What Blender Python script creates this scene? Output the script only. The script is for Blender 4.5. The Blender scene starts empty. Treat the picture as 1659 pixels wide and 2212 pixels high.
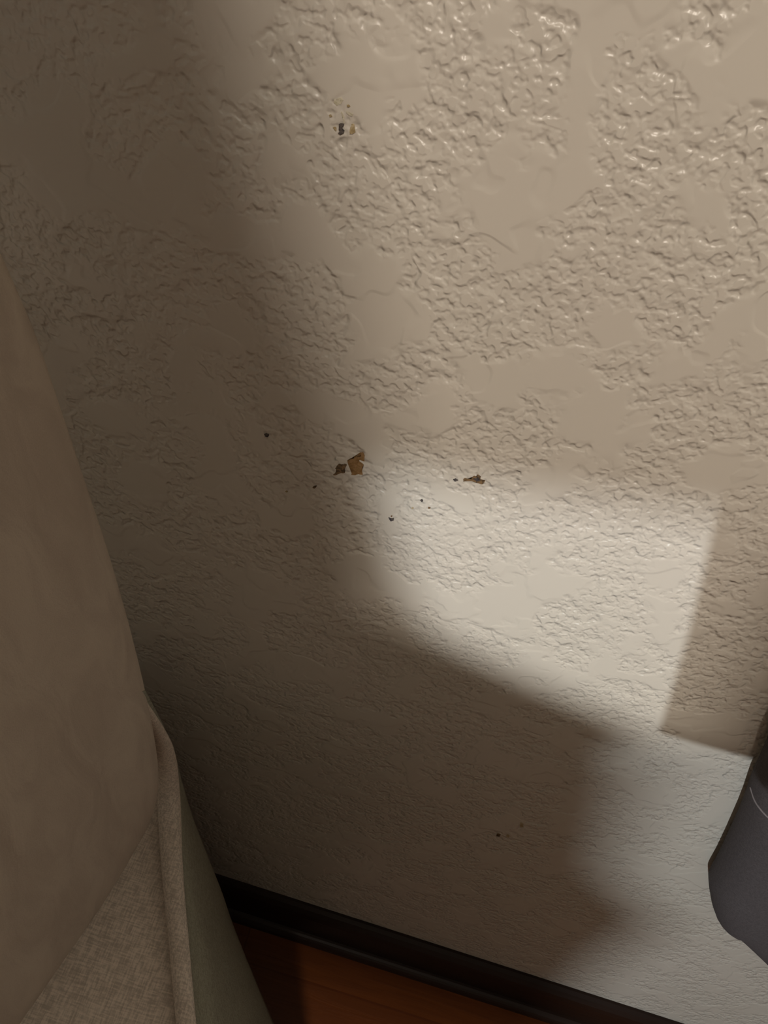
import bpy, bmesh, math, random
from mathutils import Vector, Matrix, noise
from mathutils.bvhtree import BVHTree
random.seed(7)
S = bpy.context.scene
COL = S.collection

# ------------------------------------------------------------------ camera
CZ, WY = 1.043, 0.33            # camera height above the floor, distance to the wall
FPX = 1660.0
PITCH, ROLL = math.radians(44), math.radians(17.8)
FW = Vector((0, math.cos(PITCH), -math.sin(PITCH)))
RT = Vector((1, 0, 0)); UP0 = RT.cross(FW)
CU = UP0 * math.cos(ROLL) - RT * math.sin(ROLL)
CR = RT * math.cos(ROLL) + UP0 * math.sin(ROLL)
CAM = Vector((0, 0, CZ))
cd = bpy.data.cameras.new('camera'); cam = bpy.data.objects.new('camera', cd); COL.objects.link(cam)
M3 = Matrix((CR, CU, -FW)).transposed()
cam.matrix_world = Matrix.Translation(CAM) @ M3.to_4x4()
cd.sensor_fit = 'VERTICAL'; cd.sensor_height = 36; cd.lens = 36 * FPX / 2212
cd.clip_start = 0.01
S.camera = cam
S.view_settings.view_transform = 'Standard'; S.view_settings.look = 'None'
S.view_settings.exposure = 0.0; S.view_settings.gamma = 1.0; S.view_settings.use_curve_mapping = False

# ------------------------------------------------------------------ light
W = bpy.data.worlds.new('dim_room'); S.world = W; W.use_nodes = True
W.node_tree.nodes['Background'].inputs[0].default_value = (1.0, 0.80, 0.58, 1)
W.node_tree.nodes['Background'].inputs[1].default_value = 0.0
L1 = Vector((0.10, -1.20, CZ + 1.10))     # warm ceiling-side lamp
L2 = Vector((-0.05, -1.30, CZ + 0.00))    # whiter lamp, low behind the camera
def point(name, loc, energy, col, rad):
    l = bpy.data.lights.new(name, 'POINT'); l.energy = energy; l.color = col; l.shadow_soft_size = rad
    o = bpy.data.objects.new(name, l); COL.objects.link(o); o.location = loc; return o
point('warm_lamp_light', L1, 86, (1.0, 0.89, 0.77), 0.055)
point('white_lamp_light', L2, 50, (0.90, 0.965, 1.0), 0.012)
def area(name, loc, target, energy, col, sx, sy):
    l = bpy.data.lights.new(name, 'AREA'); l.energy = energy; l.color = col; l.shape = 'RECTANGLE'; l.size = sx; l.size_y = sy
    o = bpy.data.objects.new(name, l); COL.objects.link(o); o.location = loc
    o.rotation_euler = (Vector(target) - Vector(loc)).to_track_quat('-Z', 'Y').to_euler(); return o
area('ambient_fill', (0.35, -1.6, 2.33), (0.2, 0.2, 0.5), 0.95, (1.0, 0.95, 0.76), 0.9, 0.9)  # added soft fill for the ambient level, not a room fixture

# ------------------------------------------------------------------ helpers
def ray(px, py):
    return FW * FPX + CR * (px - 829.5) - CU * (py - 1106)       # depth FPX along the view axis
def at_depth(px, py, z): return CAM + ray(px, py) * (z / FPX)
def at_wall(px, py, y=WY):
    d = ray(px, py); return CAM + d * (y / d.y)
def through(p, light, y):                                        # where the ray from wall point p to a lamp crosses plane y
    s = (y - p.y) / (light.y - p.y); return p + (light - p) * s
def obj(name, bm, mat, parent=None, smooth=False):
    me = bpy.data.meshes.new(name)
    bmesh.ops.recalc_face_normals(bm, faces=bm.faces)
    bm.to_mesh(me); bm.free()
    if smooth:
        for p in me.polygons: p.use_smooth = True
    o = bpy.data.objects.new(name, me); COL.objects.link(o)
    if mat: me.materials.append(mat)
    if parent: o.parent = parent
    return o
def struct(name, bm, mat, label=None):
    o = obj(name, bm, mat); o['kind'] = 'structure'
    if label: o['label'] = label
    return o
def empty(name, loc, label, cat):
    o = bpy.data.objects.new(name, None); COL.objects.link(o); o.location = loc; o.empty_display_size = .1
    o['label'] = label; o['category'] = cat
    bpy.context.view_layer.update(); return o
def adopt(o, parent):
    o.parent = parent; o.matrix_parent_inverse = Matrix.Translation(-parent.location); return o
def box(bm, lo, hi, bevel=0.0):
    r = bmesh.ops.create_cube(bm, size=1)
    lo, hi = Vector(lo), Vector(hi)
    for v in r['verts']: v.co = Vector([(lo[i] + hi[i]) / 2 + v.co[i] * (hi[i] - lo[i]) for i in range(3)])
    if bevel:
        es = list({e for v in r['verts'] for e in v.link_edges})
        bmesh.ops.bevel(bm, geom=es, offset=bevel, segments=3, affect='EDGES')
def slab(bm, pts, off):                                          # polygon with thickness
    a = [bm.verts.new(p) for p in pts]; b = [bm.verts.new(p + off) for p in pts]
    n = len(pts)
    bm.faces.new(a); bm.faces.new(b[::-1])
    for i in range(n): bm.faces.new((a[i], b[i], b[(i + 1) % n], a[(i + 1) % n]))
def catmull(pts, n=8, closed=False):
    out = []; m = len(pts)
    for i in range(m if closed else m - 1):
        g = (lambda k: pts[k % m]) if closed else (lambda k: pts[max(0, min(m - 1, k))])
        p0, p1, p2, p3 = g(i - 1), g(i), g(i + 1), g(i + 2)
        for k in range(n):
            t = k / n
            out.append(0.5 * ((2 * p1) + (p2 - p0) * t + (2 * p0 - 5 * p1 + 4 * p2 - p3) * t * t + (3 * p1 - p0 - 3 * p2 + p3) * t ** 3))
    if not closed: out.append(pts[-1])
    return out
def tube(bm, pts, rad, seg=12):
    rings = []; n = len(pts)
    prev = None
    for i, p in enumerate(pts):
        t = (pts[min(n - 1, i + 1)] - pts[max(0, i - 1)]).normalized()
        u = (prev - t * prev.dot(t)).normalized() if prev else t.orthogonal().normalized()
        prev = u; v = t.cross(u); r = rad[i] if isinstance(rad, list) else rad
        rings.append([bm.verts.new(p + (u * math.cos(a) + v * math.sin(a)) * r) for a in [2 * math.pi * k / seg for k in range(seg)]])
    for a, b in zip(rings, rings[1:]):
        for k in range(seg): bm.faces.new((a[k], a[(k + 1) % seg], b[(k + 1) % seg], b[k]))
    bm.faces.new(rings[0][::-1]); bm.faces.new(rings[-1])
def pillow(contour, n, front, back, rings=14, power=3.0):        # padded solid: rim = contour, bulging both ways along n
    bm = bmesh.new(); c = sum(contour, Vector()) / len(contour); m = len(contour)
    rim = [bm.verts.new(p) for p in contour]
    for h in (front, -back):
        prev = rim
        for k in range(1, rings + 1):
            r = math.cos(0.5 * math.pi * k / (rings + 1))
            hh = h * (1 - r ** power) ** (1 / 2.0)
            cur = [bm.verts.new(c + (p - c) * r + n * hh) for p in contour]
            for i in range(m): bm.faces.new((prev[i], prev[(i + 1) % m], cur[(i + 1) % m], cur[i]))
            prev = cur
        top = bm.verts.new(c + n * h)
        for i in range(m): bm.faces.new((prev[i], prev[(i + 1) % m], top))
    return bm

# ------------------------------------------------------------------ materials
class NT:
    def __init__(s, name, rough=0.6, spec=0.5):
        s.m = bpy.data.materials.new(name); s.m.use_nodes = True; s.t = s.m.node_tree
        s.b = s.t.nodes['Principled BSDF']; s.b.inputs['Roughness'].default_value = rough
        s.b.inputs['Specular IOR Level'].default_value = spec
        s.co = s.t.nodes.new('ShaderNodeTexCoord').outputs['Object']
    def n(s, typ, **k):
        x = s.t.nodes.new(typ)
        for a, v in k.items(): setattr(x, a, v)
        return x
    def put(s, sock, v):
        if isinstance(v, bpy.types.NodeSocket): s.t.links.new(v, sock)
        else: sock.default_value = v
    def math(s, op, a, b=0.0):
        x = s.n('ShaderNodeMath', operation=op); s.put(x.inputs[0], a); s.put(x.inputs[1], b); return x.outputs[0]
    def noise(s, scale, detail=2.0, rough=0.5, dist=0.0, co=None):
        x = s.n('ShaderNodeTexNoise'); s.put(x.inputs['Vector'], co or s.co)
        x.inputs['Scale'].default_value = scale; x.inputs['Detail'].default_value = detail
        x.inputs['Roughness'].default_value = rough; x.inputs['Distortion'].default_value = dist
        return x.outputs['Fac']
    def step(s, v, a, b):
        x = s.n('ShaderNodeMapRange', interpolation_type='SMOOTHSTEP'); s.put(x.inputs[0], v)
        x.inputs[1].default_value = a; x.inputs[2].default_value = b; return x.outputs[0]
    def mapping(s, scale=(1, 1, 1), rot=(0, 0, 0), loc=(0, 0, 0)):
        x = s.n('ShaderNodeMapping'); s.put(x.inputs[0], s.co); x.inputs['Scale'].default_value = scale
        x.inputs['Rotation'].default_value = rot; x.inputs['Location'].default_value = loc; return x.outputs[0]
    def mix(s, f, a, b):
        x = s.n('ShaderNodeMix', data_type='RGBA'); s.put(x.inputs[0], f)
        s.put(x.inputs[6], a); s.put(x.inputs[7], b); return x.outputs[2]
    def bump(s, h, dist, strength=1.0, normal=None):
        x = s.n('ShaderNodeBump'); s.put(x.inputs['Height'], h); x.inputs['Distance'].default_value = dist
        x.inputs['Strength'].default_value = strength
        if normal: s.put(x.inputs['Normal'], normal)
        return x.outputs[0]
    def done(s, color, normal=None):
        s.put(s.b.inputs['Base Color'], color)
        if normal: s.put(s.b.inputs['Normal'], normal)
        return s.m

def knockdown():
    t = NT('knockdown_paint', 0.34, 0.5)
    big = t.noise(30, 2.0, 0.5, 0.25)                      # broad trowelled plateaus
    plate = t.step(big, 0.49, 0.54)
    mid = t.noise(85, 1.5, 0.5, 0.15, t.mapping(loc=(3.1, 0, 1.7)))
    midp = t.step(mid, 0.48, 0.60)
    sm = t.noise(230, 1.0, 0.5, 0.0, t.mapping(loc=(7.3, 0, 4.1)))
    blobs = t.step(sm, 0.42, 0.70)
    flat = t.step(t.noise(24, 2.0, 0.55, 0.3, t.mapping(loc=(1.3, 0, 5.9))), 0.42, 0.50)   # where the rough clusters lie
    h = t.math('MULTIPLY', plate, 0.28)
    h = t.math('ADD', h, t.math('MULTIPLY', t.math('MULTIPLY', midp, flat), 0.45))
    h = t.math('ADD', h, t.math('MULTIPLY', t.math('MULTIPLY', blobs, flat), 0.5))
    col = t.mix(t.noise(5, 2), (0.63, 0.60, 0.52, 1), (0.66, 0.60, 0.53, 1))
    return t.done(col, t.bump(t.math('SUBTRACT', 1.0, h), 0.0011))
def plain(name, col, rough=0.8, var=0.0):
    t = NT(name, rough, 0.3)
    c2 = tuple(c * (1 - var) for c in col[:3]) + (1,)
    return t.done(t.mix(t.noise(90, 3), col, c2))
def fabric(name, c1, c2, scale=900, bump=0.0006, stretch=6, flat=False):
    t = NT(name, 0.95, 0.15)
    a = t.noise(scale, 2, .6, 0, t.mapping(scale=(1, 1 / stretch, 1) if flat else (1, 1, 1 / stretch), rot=(0, 0, .5 if flat else 0)))
    b = t.noise(scale, 2, .6, 0, t.mapping(scale=(1 / stretch, 1, 1) if flat else (1 / stretch, 1 / stretch, 1), rot=(0, 0, .5 if flat else 0)))
    w = t.math('MULTIPLY', t.math('ADD', a, b), 0.5)
    col = t.mix(t.step(w, 0.36, 0.64), c1, c2)
    return t.done(col, t.bump(w, bump))
def soft_fabric(name, c1, c2):
    t = NT(name, 0.95, 0.15)
    a = t.noise(42, 3, .55, .8, t.mapping(scale=(1, 1, .45), rot=(0, .6, 0)))
    w = t.noise(1300, 2)
    col = t.mix(t.step(t.math('ADD', t.math('MULTIPLY', a, .8), t.math('MULTIPLY', w, .2)), 0.35, 0.65), c1, c2)
    return t.done(col, t.bump(t.math('ADD', a, t.math('MULTIPLY', w, 0.1)), 0.002))
def wood_floor():
    t = NT('wood_boards', 0.4, 0.25)
    g = t.noise(30, 4, .6, 1.2, t.mapping(scale=(.25, 3, 1)))
    br = t.n('ShaderNodeTexBrick', offset=0.4); t.put(br.inputs['Vector'], t.co)
    br.inputs['Scale'].default_value = 1; br.inputs['Brick Width'].default_value = 1.1; br.inputs['Row Height'].default_value = 0.09
    br.inputs['Mortar Size'].default_value = 0.0012; br.inputs['Mortar'].default_value = (.09, .022, .004, 1)
    br.inputs['Color1'].default_value = (.13, .036, .006, 1); br.inputs['Color2'].default_value = (.11, .029, .005, 1)
    col = t.mix(t.math('MULTIPLY', t.step(g, .35, .7), .45), br.outputs['Color'], (.07, .018, .004, 1))
    return t.done(col, t.bump(g, 0.0004))
def dark_wood():
    t = NT('dark_stained_wood', 0.45, 0.3)
    g = t.noise(60, 4, .6, .8, t.mapping(scale=(.1, 1, 2)))
    return t.done(t.mix(g, (.014, .007, .004, 1), (.028, .012, .007, 1)), t.bump(g, .0003))
M_wall = knockdown()
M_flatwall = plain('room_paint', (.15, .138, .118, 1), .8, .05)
M_floor = wood_floor(); M_base = dark_wood()
M_cush = soft_fabric('taupe_brushed_fabric', (.46, .385, .315, 1), (.54, .46, .375, 1))
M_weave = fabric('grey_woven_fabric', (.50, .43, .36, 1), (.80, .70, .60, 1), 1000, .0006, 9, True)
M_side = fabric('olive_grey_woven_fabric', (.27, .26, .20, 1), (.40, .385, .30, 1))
M_dark = fabric('charcoal_fabric', (.085, .074, .076, 1), (.12, .106, .108, 1), 1400, .0003, 3)
M_seam = fabric('pale_thread', (.30, .26, .26, 1), (.36, .32, .32, 1), 2500, .0002, 1)
M_mask = plain('light_mask_paint', (.10, .095, .085, 1), .9, .05)  # coat of the added panels that mask the lamps

# ------------------------------------------------------------------ the room
X0, X1, Y0, H = -1.7, 2.3, -2.6, 2.4
def wallbox(name, lo, hi, mat, label=None):
    bm = bmesh.new(); box(bm, lo, hi); return struct(name, bm, mat, label)
wall = wallbox('wall_back', (X0, WY, 0), (X1, WY + .12, H), M_wall, 'beige painted wall with knockdown plaster texture and small brown stains')
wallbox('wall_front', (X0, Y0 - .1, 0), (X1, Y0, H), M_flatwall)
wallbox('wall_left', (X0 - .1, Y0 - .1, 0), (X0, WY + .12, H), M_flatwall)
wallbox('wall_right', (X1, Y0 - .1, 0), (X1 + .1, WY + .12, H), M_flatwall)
wallbox('floor', (X0 - .1, Y0 - .1, -.05), (X1 + .1, WY + .12, 0), M_floor, 'orange brown wooden floor below the dark baseboard')
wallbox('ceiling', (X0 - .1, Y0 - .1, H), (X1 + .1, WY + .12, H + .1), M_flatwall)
# baseboard with a moulded top, and a small shoe strip at the floor
def profile_run(name, prof, mat, label):
    bm = bmesh.new()
    a = [bm.verts.new((X0, y, z)) for y, z in prof]; b = [bm.verts.new((X1, y, z)) for y, z in prof]
    n = len(prof)
    for i in range(n): bm.faces.new((a[i], b[i], b[(i + 1) % n], a[(i + 1) % n]))
    bm.faces.new(a[::-1]); bm.faces.new(b)
    return struct(name, bm, mat, label)
BH = 0.072
profile_run('baseboard_back', [(WY, 0), (WY - .013, 0), (WY - .013, BH - .014), (WY - .011, BH - .008), (WY - .007, BH - .003), (WY - .003, BH), (WY, BH)], M_base,
            'dark brown wooden baseboard along the foot of the beige wall')
sh = [(WY - .013, 0)] + [(WY - .013 - .010 * math.cos(a), .012 * math.sin(a)) for a in [math.pi / 2 * k / 6 for k in range(7)]]
profile_run('trim_1', sh, M_base, 'thin dark shoe moulding where baseboard meets floor')

# ------------------------------------------------------------------ added unseen panels, cut to shape the lamps' light on the wall
def wp(x, z): return Vector((x, WY, CZ + z))
def light_mask(name, pts, lamp, y):
    bm = bmesh.new(); slab(bm, [through(wp(*p), lamp, y) for p in pts], Vector((0, -.004, 0)))
    struct(name, bm, M_mask)
U = [(-.16, .20), (-.115, -.04), (-.070, -.15), (-.022, -.252), (.012, -.351), (.035, -.46), (.05, -.62), (.25, -.62), (.275, -.45), (.245, -.34), (.225, -.25), (.26, -.19), (.34, -.12), (.50, .03),
     (.62, .03), (.62, -1.1), (-.75, -1.1), (-.75, .20)]
light_mask('light_mask_left', U, L1, -.35)
light_mask('light_mask_lower', [(-.2, -.405), (.05, -.415), (.14, -.432), (.233, -.447), (.303, -.440), (.60, -.43), (.60, -.655), (-.2, -.655)], L1, -.10)
C = [(-.012, -.285), (.05, -.274), (.10, -.262), (.165, -.246), (.7, -.235), (.7, .15), (-.7, .15), (-.7, -.62), (.10, -.62), (.19, -.52), (.222, -.447), (.13, -.430), (.060, -.415), (.028, -.38)]
light_mask('light_mask_right', C, L2, -.75)
C2 = [(-.7, -.50), (.20, -.47), (.240, -.475), (.272, -.58), (.30, -.67), (.34, -.70), (.375, -.73), (.375, -.78), (.375, -.86), (.385, -.95), (.40, -1.2), (-.7, -1.2)]
light_mask('light_mask_low', C2, L2, -.98)
NEAR_MASK = [(.150, -.19), (.165, -.235), (.200, -.335), (.233, -.441), (.262, -.4405), (.285, -.4385), (.307, -.437), (.302, -.40), (.290, -.19)]  # shadow outline for the added panel nearest the wall
light_mask('light_mask_near', NEAR_MASK, L2, -.05)

# ------------------------------------------------------------------ marks on the wall (parts of the wall)
def V2(p): return Vector((p[0], p[1], 0))
M_mark = {}
def mark_mat(key, c1, c2):
    t = NT('stain_' + key, .7, .2)
    M_mark[key] = t.done(t.mix(t.step(t.noise(420, 3, .6, .5), .38, .62), c1, c2), t.bump(t.noise(700, 3), .0006))
mark_mat('brown', (.24, .135, .05, 1), (.32, .19, .085, 1))
mark_mat('dark', (.08, .055, .035, 1), (.24, .15, .075, 1))
mark_mat('soot', (.055, .05, .055, 1), (.12, .10, .09, 1))
mark_mat('ochre', (.38, .29, .15, 1), (.55, .45, .30, 1))
mark_mat('faint', (.54, .49, .35, 1), (.62, .57, .45, 1))
def stain(pts, key, label=None, thick=.0005, jitter=.7, sub=4):
    ctr = sum((V2(p) for p in pts), Vector()) / len(pts)
    out = []
    m = len(pts)
    for i in range(m):
        a, b = V2(pts[i]), V2(pts[(i + 1) % m])
        for k in range(sub):
            p = a.lerp(b, k / sub)
            out.append(p + Vector((random.uniform(-1, 1), random.uniform(-1, 1), 0)) * jitter)
    bm = bmesh.new()
    P = [at_wall(p.x, p.y) for p in out]
    f = [bm.verts.new(p + Vector((0, .0002, 0))) for p in P]; g = [bm.verts.new(p + Vector((0, -thick, 0))) for p in P]
    n = len(P)
    for i in range(n): bm.faces.new((f[i], f[(i + 1) % n], g[(i + 1) % n], g[i]))
    bm.faces.new(f); bm.faces.new(g[::-1])
    bmesh.ops.triangulate(bm, faces=bm.faces[:])
    o = obj('stain', bm, M_mark[key], wall)
    if label: o['label'] = label
    return o
def conv(pts, ox, oy, s): return [(ox + x / s, oy + y / s) for x, y in pts]
s4 = 1659 / 280.0
stain(conv([(1130, 560), (1165, 535), (1225, 530), (1265, 510), (1300, 505), (1310, 480), (1292, 458), (1330, 452), (1350, 500), (1345, 570), (1290, 548), (1255, 545), (1300, 585), (1340, 615),
            (1320, 650), (1315, 690), (1325, 740), (1270, 730), (1230, 742), (1180, 740), (1195, 700), (1215, 675), (1170, 640), (1140, 610)], 560, 900, s4), 'brown',
      'largest stain, a torn brown patch left of the wall centre', .0004, .5, 2)
stain(conv([(975, 655), (1005, 620), (1030, 600), (1060, 615), (1100, 600), (1125, 620), (1105, 660), (1100, 715), (1050, 710), (1020, 720), (985, 740), (950, 740), (990, 700), (1000, 680)], 560, 900, s4), 'dark',
      'dark brown flecked stain beside the torn brown patch', .0006, 1.0, 3)
stain(conv([(68, 222), (90, 208), (125, 222), (130, 240), (105, 256), (80, 246)], 560, 900, s4), 'soot', 'small dark speck left of the other stains', .0006, .5, 2)
stain(conv([(682, 905), (700, 885), (738, 878), (735, 895), (705, 915)], 560, 900, s4), 'dark', 'small brown speck below the torn patch', .0005, .5, 2)
stain(conv([(335, 955), (355, 945), (368, 958), (350, 968)], 560, 900, s4), 'ochre', None, .0004, .4, 2)
s5 = 1659 / 600.0
stain(conv([(1270, 428), (1285, 422), (1300, 434), (1280, 440)], 520, 880, s5), 'soot', 'small dark speck left of the ragged right-hand stain', .0006, .4, 3)
stain(conv([(1330, 425), (1345, 422), (1360, 428), (1378, 420), (1390, 408), (1410, 412), (1412, 400), (1436, 410), (1428, 428), (1460, 436), (1450, 454), (1425, 452), (1400, 440), (1375, 434), (1350, 436), (1332, 438)], 520, 880, s5), 'dark',
      'ragged brown stain at the top edge of the bright light patch', .0006, .8, 3)
stain(conv([(1392, 420), (1418, 416), (1432, 432), (1410, 438)], 520, 880, s5), 'soot', None, .0009, .6, 2)
stain(conv([(884, 656), (900, 662), (916, 658), (914, 672), (900, 678), (890, 668)], 520, 880, s5), 'soot', 'black nick lowest of the stains', .0006, .4, 3)
stain(conv([(897, 646), (905, 643), (906, 651), (899, 653)], 520, 880, s5), 'dark', None, .0005, .3, 2)
stain(conv([(1074, 552), (1084, 546), (1090, 556), (1082, 562)], 520, 880, s5), 'soot', None, .0006, .4, 2)
stain(conv([(1118, 594), (1134, 593), (1132, 602), (1120, 602)], 520, 880, s5), 'dark', None, .0005, .4, 2)
stain(conv([(1020, 598), (1032, 596), (1034, 602), (1024, 604)], 520, 880, s5), 'ochre', None, .0004, .3, 2)
s6 = 1659 / 280.0
stain(conv([(665, 695), (690, 688), (730, 692), (728, 715), (712, 730), (708, 755), (735, 780), (736, 805), (700, 815), (690, 832), (655, 808), (685, 790), (668, 765), (680, 735), (668, 715)], 620, 150, s6), 'soot',
      'black curled spot under the yellow drips at the top', .0008, .5, 2)
stain(conv([(830, 695), (865, 700), (870, 760), (880, 800), (840, 822), (805, 825), (802, 790), (815, 740)], 620, 150, s6), 'ochre', 'tan oval stain right of the black curled spot', .0004, .6, 2)
stain(conv([(590, 740), (620, 730), (635, 745), (632, 790), (610, 770)], 620, 150, s6), 'ochre', None, .0004, .4, 2)
stain(conv([(765, 452), (790, 445), (810, 470), (790, 480), (770, 470)], 620, 150, s6), 'ochre', None, .0005, .4, 2)
stain(conv([(540, 580), (565, 575), (580, 598), (550, 606)], 620, 150, s6), 'ochre', None, .0005, .4, 2)
stain(conv([(690, 540), (705, 540), (735, 620), (738, 690), (722, 690), (718, 625)], 620, 150, s6), 'faint', None, .0003, .3, 2)
stain(conv([(600, 380), (700, 360), (720, 390), (690, 440), (640, 460), (600, 430)], 620, 150, s6), 'faint', None, .0002, .8, 2)
stain(conv([(760, 530), (850, 570), (840, 600), (800, 590), (755, 550)], 620, 150, s6), 'faint', None, .0003, .4, 2)

stain([(1124, 1776), (1131, 1779), (1131, 1787), (1123, 1786)], 'ochre', 'faint mark low on the wall', .0004, .8, 2)
stain([(1074, 1800), (1082, 1802), (1079, 1807), (1072, 1805)], 'dark', None, .0004, .6, 2)
stain([(1095, 1801), (1101, 1804), (1099, 1809), (1094, 1807)], 'ochre', None, .0004, .5, 2)

# ------------------------------------------------------------------ sofa at the left
def plane_depth(a, b, c):                                        # three (px, py, depth) -> depth(px, py) of their plane
    A = Matrix([(a[0], a[1], 1), (b[0], b[1], 1), (c[0], c[1], 1)]).inverted() @ Vector((1 / a[2], 1 / b[2], 1 / c[2]))
    return lambda x, y: 1 / (A[0] * x + A[1] * y + A[2])
sofa = empty('sofa', (-0.45, 0.0, 0), 'taupe fabric sofa with rounded back cushion and grey piped seat, left of the wall', 'sofa')
SH = 0.48                                                        # height of the seat edge
def on_height(px, py, z):
    d = ray(px, py); return CAM + d * ((z - CZ) / d.z)
def depth_of(p): return (p - CAM).dot(FW)
dz = plane_depth((0, 570, .33), (340, 1700, depth_of(on_height(340, 1700, SH + .03))), (40, 2212, depth_of(on_height(40, 2212, SH + .03))))
cont = [(-120, 330), (0, 572), (60, 730), (125, 910), (190, 1090), (245, 1260), (285, 1400), (315, 1520), (333, 1610), (341, 1680), (337, 1735), (318, 1790), (288, 1845), (215, 1965), (120, 2100), (40, 2212), (-80, 2360),
        (-300, 2420), (-520, 2100), (-600, 1500), (-560, 800), (-400, 330), (-240, 210)]
cont = [(x - (28 + 16 * min(1, max(0, y / 2212))), y) for x, y in cont]
rim = catmull([at_depth(x, y, dz(x, y)) for x, y in cont], 8, True)
p0, p1, p2 = [at_depth(x, y, dz(x, y)) for x, y in ((0, 570), (340, 1620), (40, 2212))]
nrm = (p1 - p0).cross(p2 - p0).normalized()
if nrm.dot(CAM - p1) < 0: nrm = -nrm
cushion_bm = pillow(rim, nrm, .035, .05, 16, 4.0)
adopt(obj('back_cushion', cushion_bm, M_cush, None, True), sofa)['label'] = 'smooth rounded taupe back cushion'
# welt line: rises behind the cushion, then runs level along the seat edge towards the camera
welt = [(296, 1500, 16), (340, 1580, 30), (357, 1636, 44), (364, 1716, 48), (367, 1780, 48), (371, 1860, 45), (378, 1949, 43), (385, 2020, 42), (391, 2090, 42), (402, 2212, 42), (413, 2330, 44)]
hem = [(296, 1520), (336, 1600), (355, 1660), (374, 1722), (402, 1772), (436, 1835), (476, 1920), (506, 2003), (549, 2109), (593, 2212), (641, 2330)]
wl, wr, hm = [], [], []
YB = on_height(364, 1716, SH).y
for (x, y, w), (hx, hy) in zip(welt, hem):
    p = on_height(x, y, SH + {1500: .16, 1580: .085, 1636: .04, 1716: .006}.get(y, 0))
    wl.append(p); wr.append(w / 2 * depth_of(p) / FPX)
    q = on_height(hx, hy, .04)
    if q.y > .292 or q.y < 0 or hy < 1780: q = at_wall(hx, hy, .292 if hy > 1700 else .285)
    hm.append(q)
wl += [Vector((.035, -.02, SH)), Vector((.07, -.30, SH))]; wr += [wr[-1]] * 2
hm += [Vector((.17, .04, .04)), Vector((.26, -.25, .04))]
bmw = bmesh.new()
cm = catmull(wl, 6); cr = [c.x for c in catmull([Vector((r, 0, 0)) for r in wr], 6)]
tube(bmw, cm, cr, 20)
adopt(obj('piping', bmw, M_weave, None, True), sofa)['label'] = 'thick fabric-covered welt along the seat edge'
def rows_solid(bm, rows):
    R = [[bm.verts.new(p) for p in r] for r in rows]; m = len(rows[0])
    for a, b in zip(R, R[1:]):
        for i in range(m): bm.faces.new((a[i], a[(i + 1) % m], b[(i + 1) % m], b[i]))
    bm.faces.new(R[0][::-1]); bm.faces.new(R[-1])
bmL = bmesh.new()
seatpts = [p + Vector((0, 0, -wr[i] * .9)) for i, p in enumerate(wl) if i >= 3]
slab(bmL, seatpts + [Vector((-.9, -.30, SH - .004)), Vector((-.9, .25, SH - .004))], Vector((0, 0, -.40)))
adopt(obj('seat', bmL, M_weave, None, False), sofa)['label'] = 'light grey woven seat top'
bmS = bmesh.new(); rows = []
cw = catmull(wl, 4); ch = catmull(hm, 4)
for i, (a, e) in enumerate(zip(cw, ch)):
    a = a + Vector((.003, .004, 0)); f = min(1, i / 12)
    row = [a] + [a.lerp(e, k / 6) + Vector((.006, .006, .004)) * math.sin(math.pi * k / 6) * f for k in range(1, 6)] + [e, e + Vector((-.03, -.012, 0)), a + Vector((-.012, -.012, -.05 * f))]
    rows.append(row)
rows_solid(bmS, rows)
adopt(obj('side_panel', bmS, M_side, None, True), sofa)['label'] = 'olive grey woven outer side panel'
for x, y in ((-.16, .20), (-.85, .20), (-.06, -.25), (-.85, -.25)):
    b = bmesh.new(); box(b, (x - .02, y - .02, 0), (x + .02, y + .02, .085), .003)
    adopt(obj('foot', b, M_base), sofa)

# ------------------------------------------------------------------ dark chair at the right
chair = empty('armchair', (0.75, 0.12, 0), 'dark charcoal padded chair corner with a pale curved seam, at the right of the wall', 'chair')
dcont = [(1668, 1555), (1650, 1606), (1622, 1668), (1600, 1730), (1574, 1790), (1548, 1845), (1530, 1878), (1527, 1893), (1531, 1930), (1541, 1960), (1556, 1975), (1570, 1980), (1590, 1996), (1630, 2034), (1659, 2062), (1760, 2150),
         (1900, 2240), (2100, 2230), (2180, 2050), (2120, 1800), (1960, 1600), (1800, 1500), (1710, 1500)]
y_ch = .320
rim2 = catmull([at_wall(x + (3 if x < 1700 else 0), y, y_ch) for x, y in dcont], 6, True)
pb = pillow(rim2, Vector((0, -1, 0)), .034, .009, 12, 4.0)
bvh = BVHTree.FromBMesh(pb)
adopt(obj('padded_side', pb, M_dark, None, True), chair)
arc = [(1616, 1672), (1621, 1700), (1630, 1728), (1643, 1748), (1660, 1766), (1685, 1785), (1720, 1800)]
pts = []
for x, y in arc:
    d = ray(x, y).normalized(); h = bvh.ray_cast(CAM, d)[0]
    if h: pts.append(h - d * .0002)
bm = bmesh.new(); tube(bm, catmull(pts, 6), .0007, 8)
adopt(obj('seam', bm, M_seam, None, True), chair)['label'] = 'pale curved stitched seam'
# its seat and legs, outside the picture
bm = bmesh.new(); box(bm, (.66, -.25, .30), (1.22, .27, .42), .02); adopt(obj('seat', bm, M_dark, None), chair)
for x, y in ((.70, .22), (1.18, .22), (.70, -.21), (1.18, -.21)):
    b = bmesh.new(); box(b, (x - .02, y - .02, 0), (x + .02, y + .02, .305), .003)
    adopt(obj('leg', b, M_base), chair)
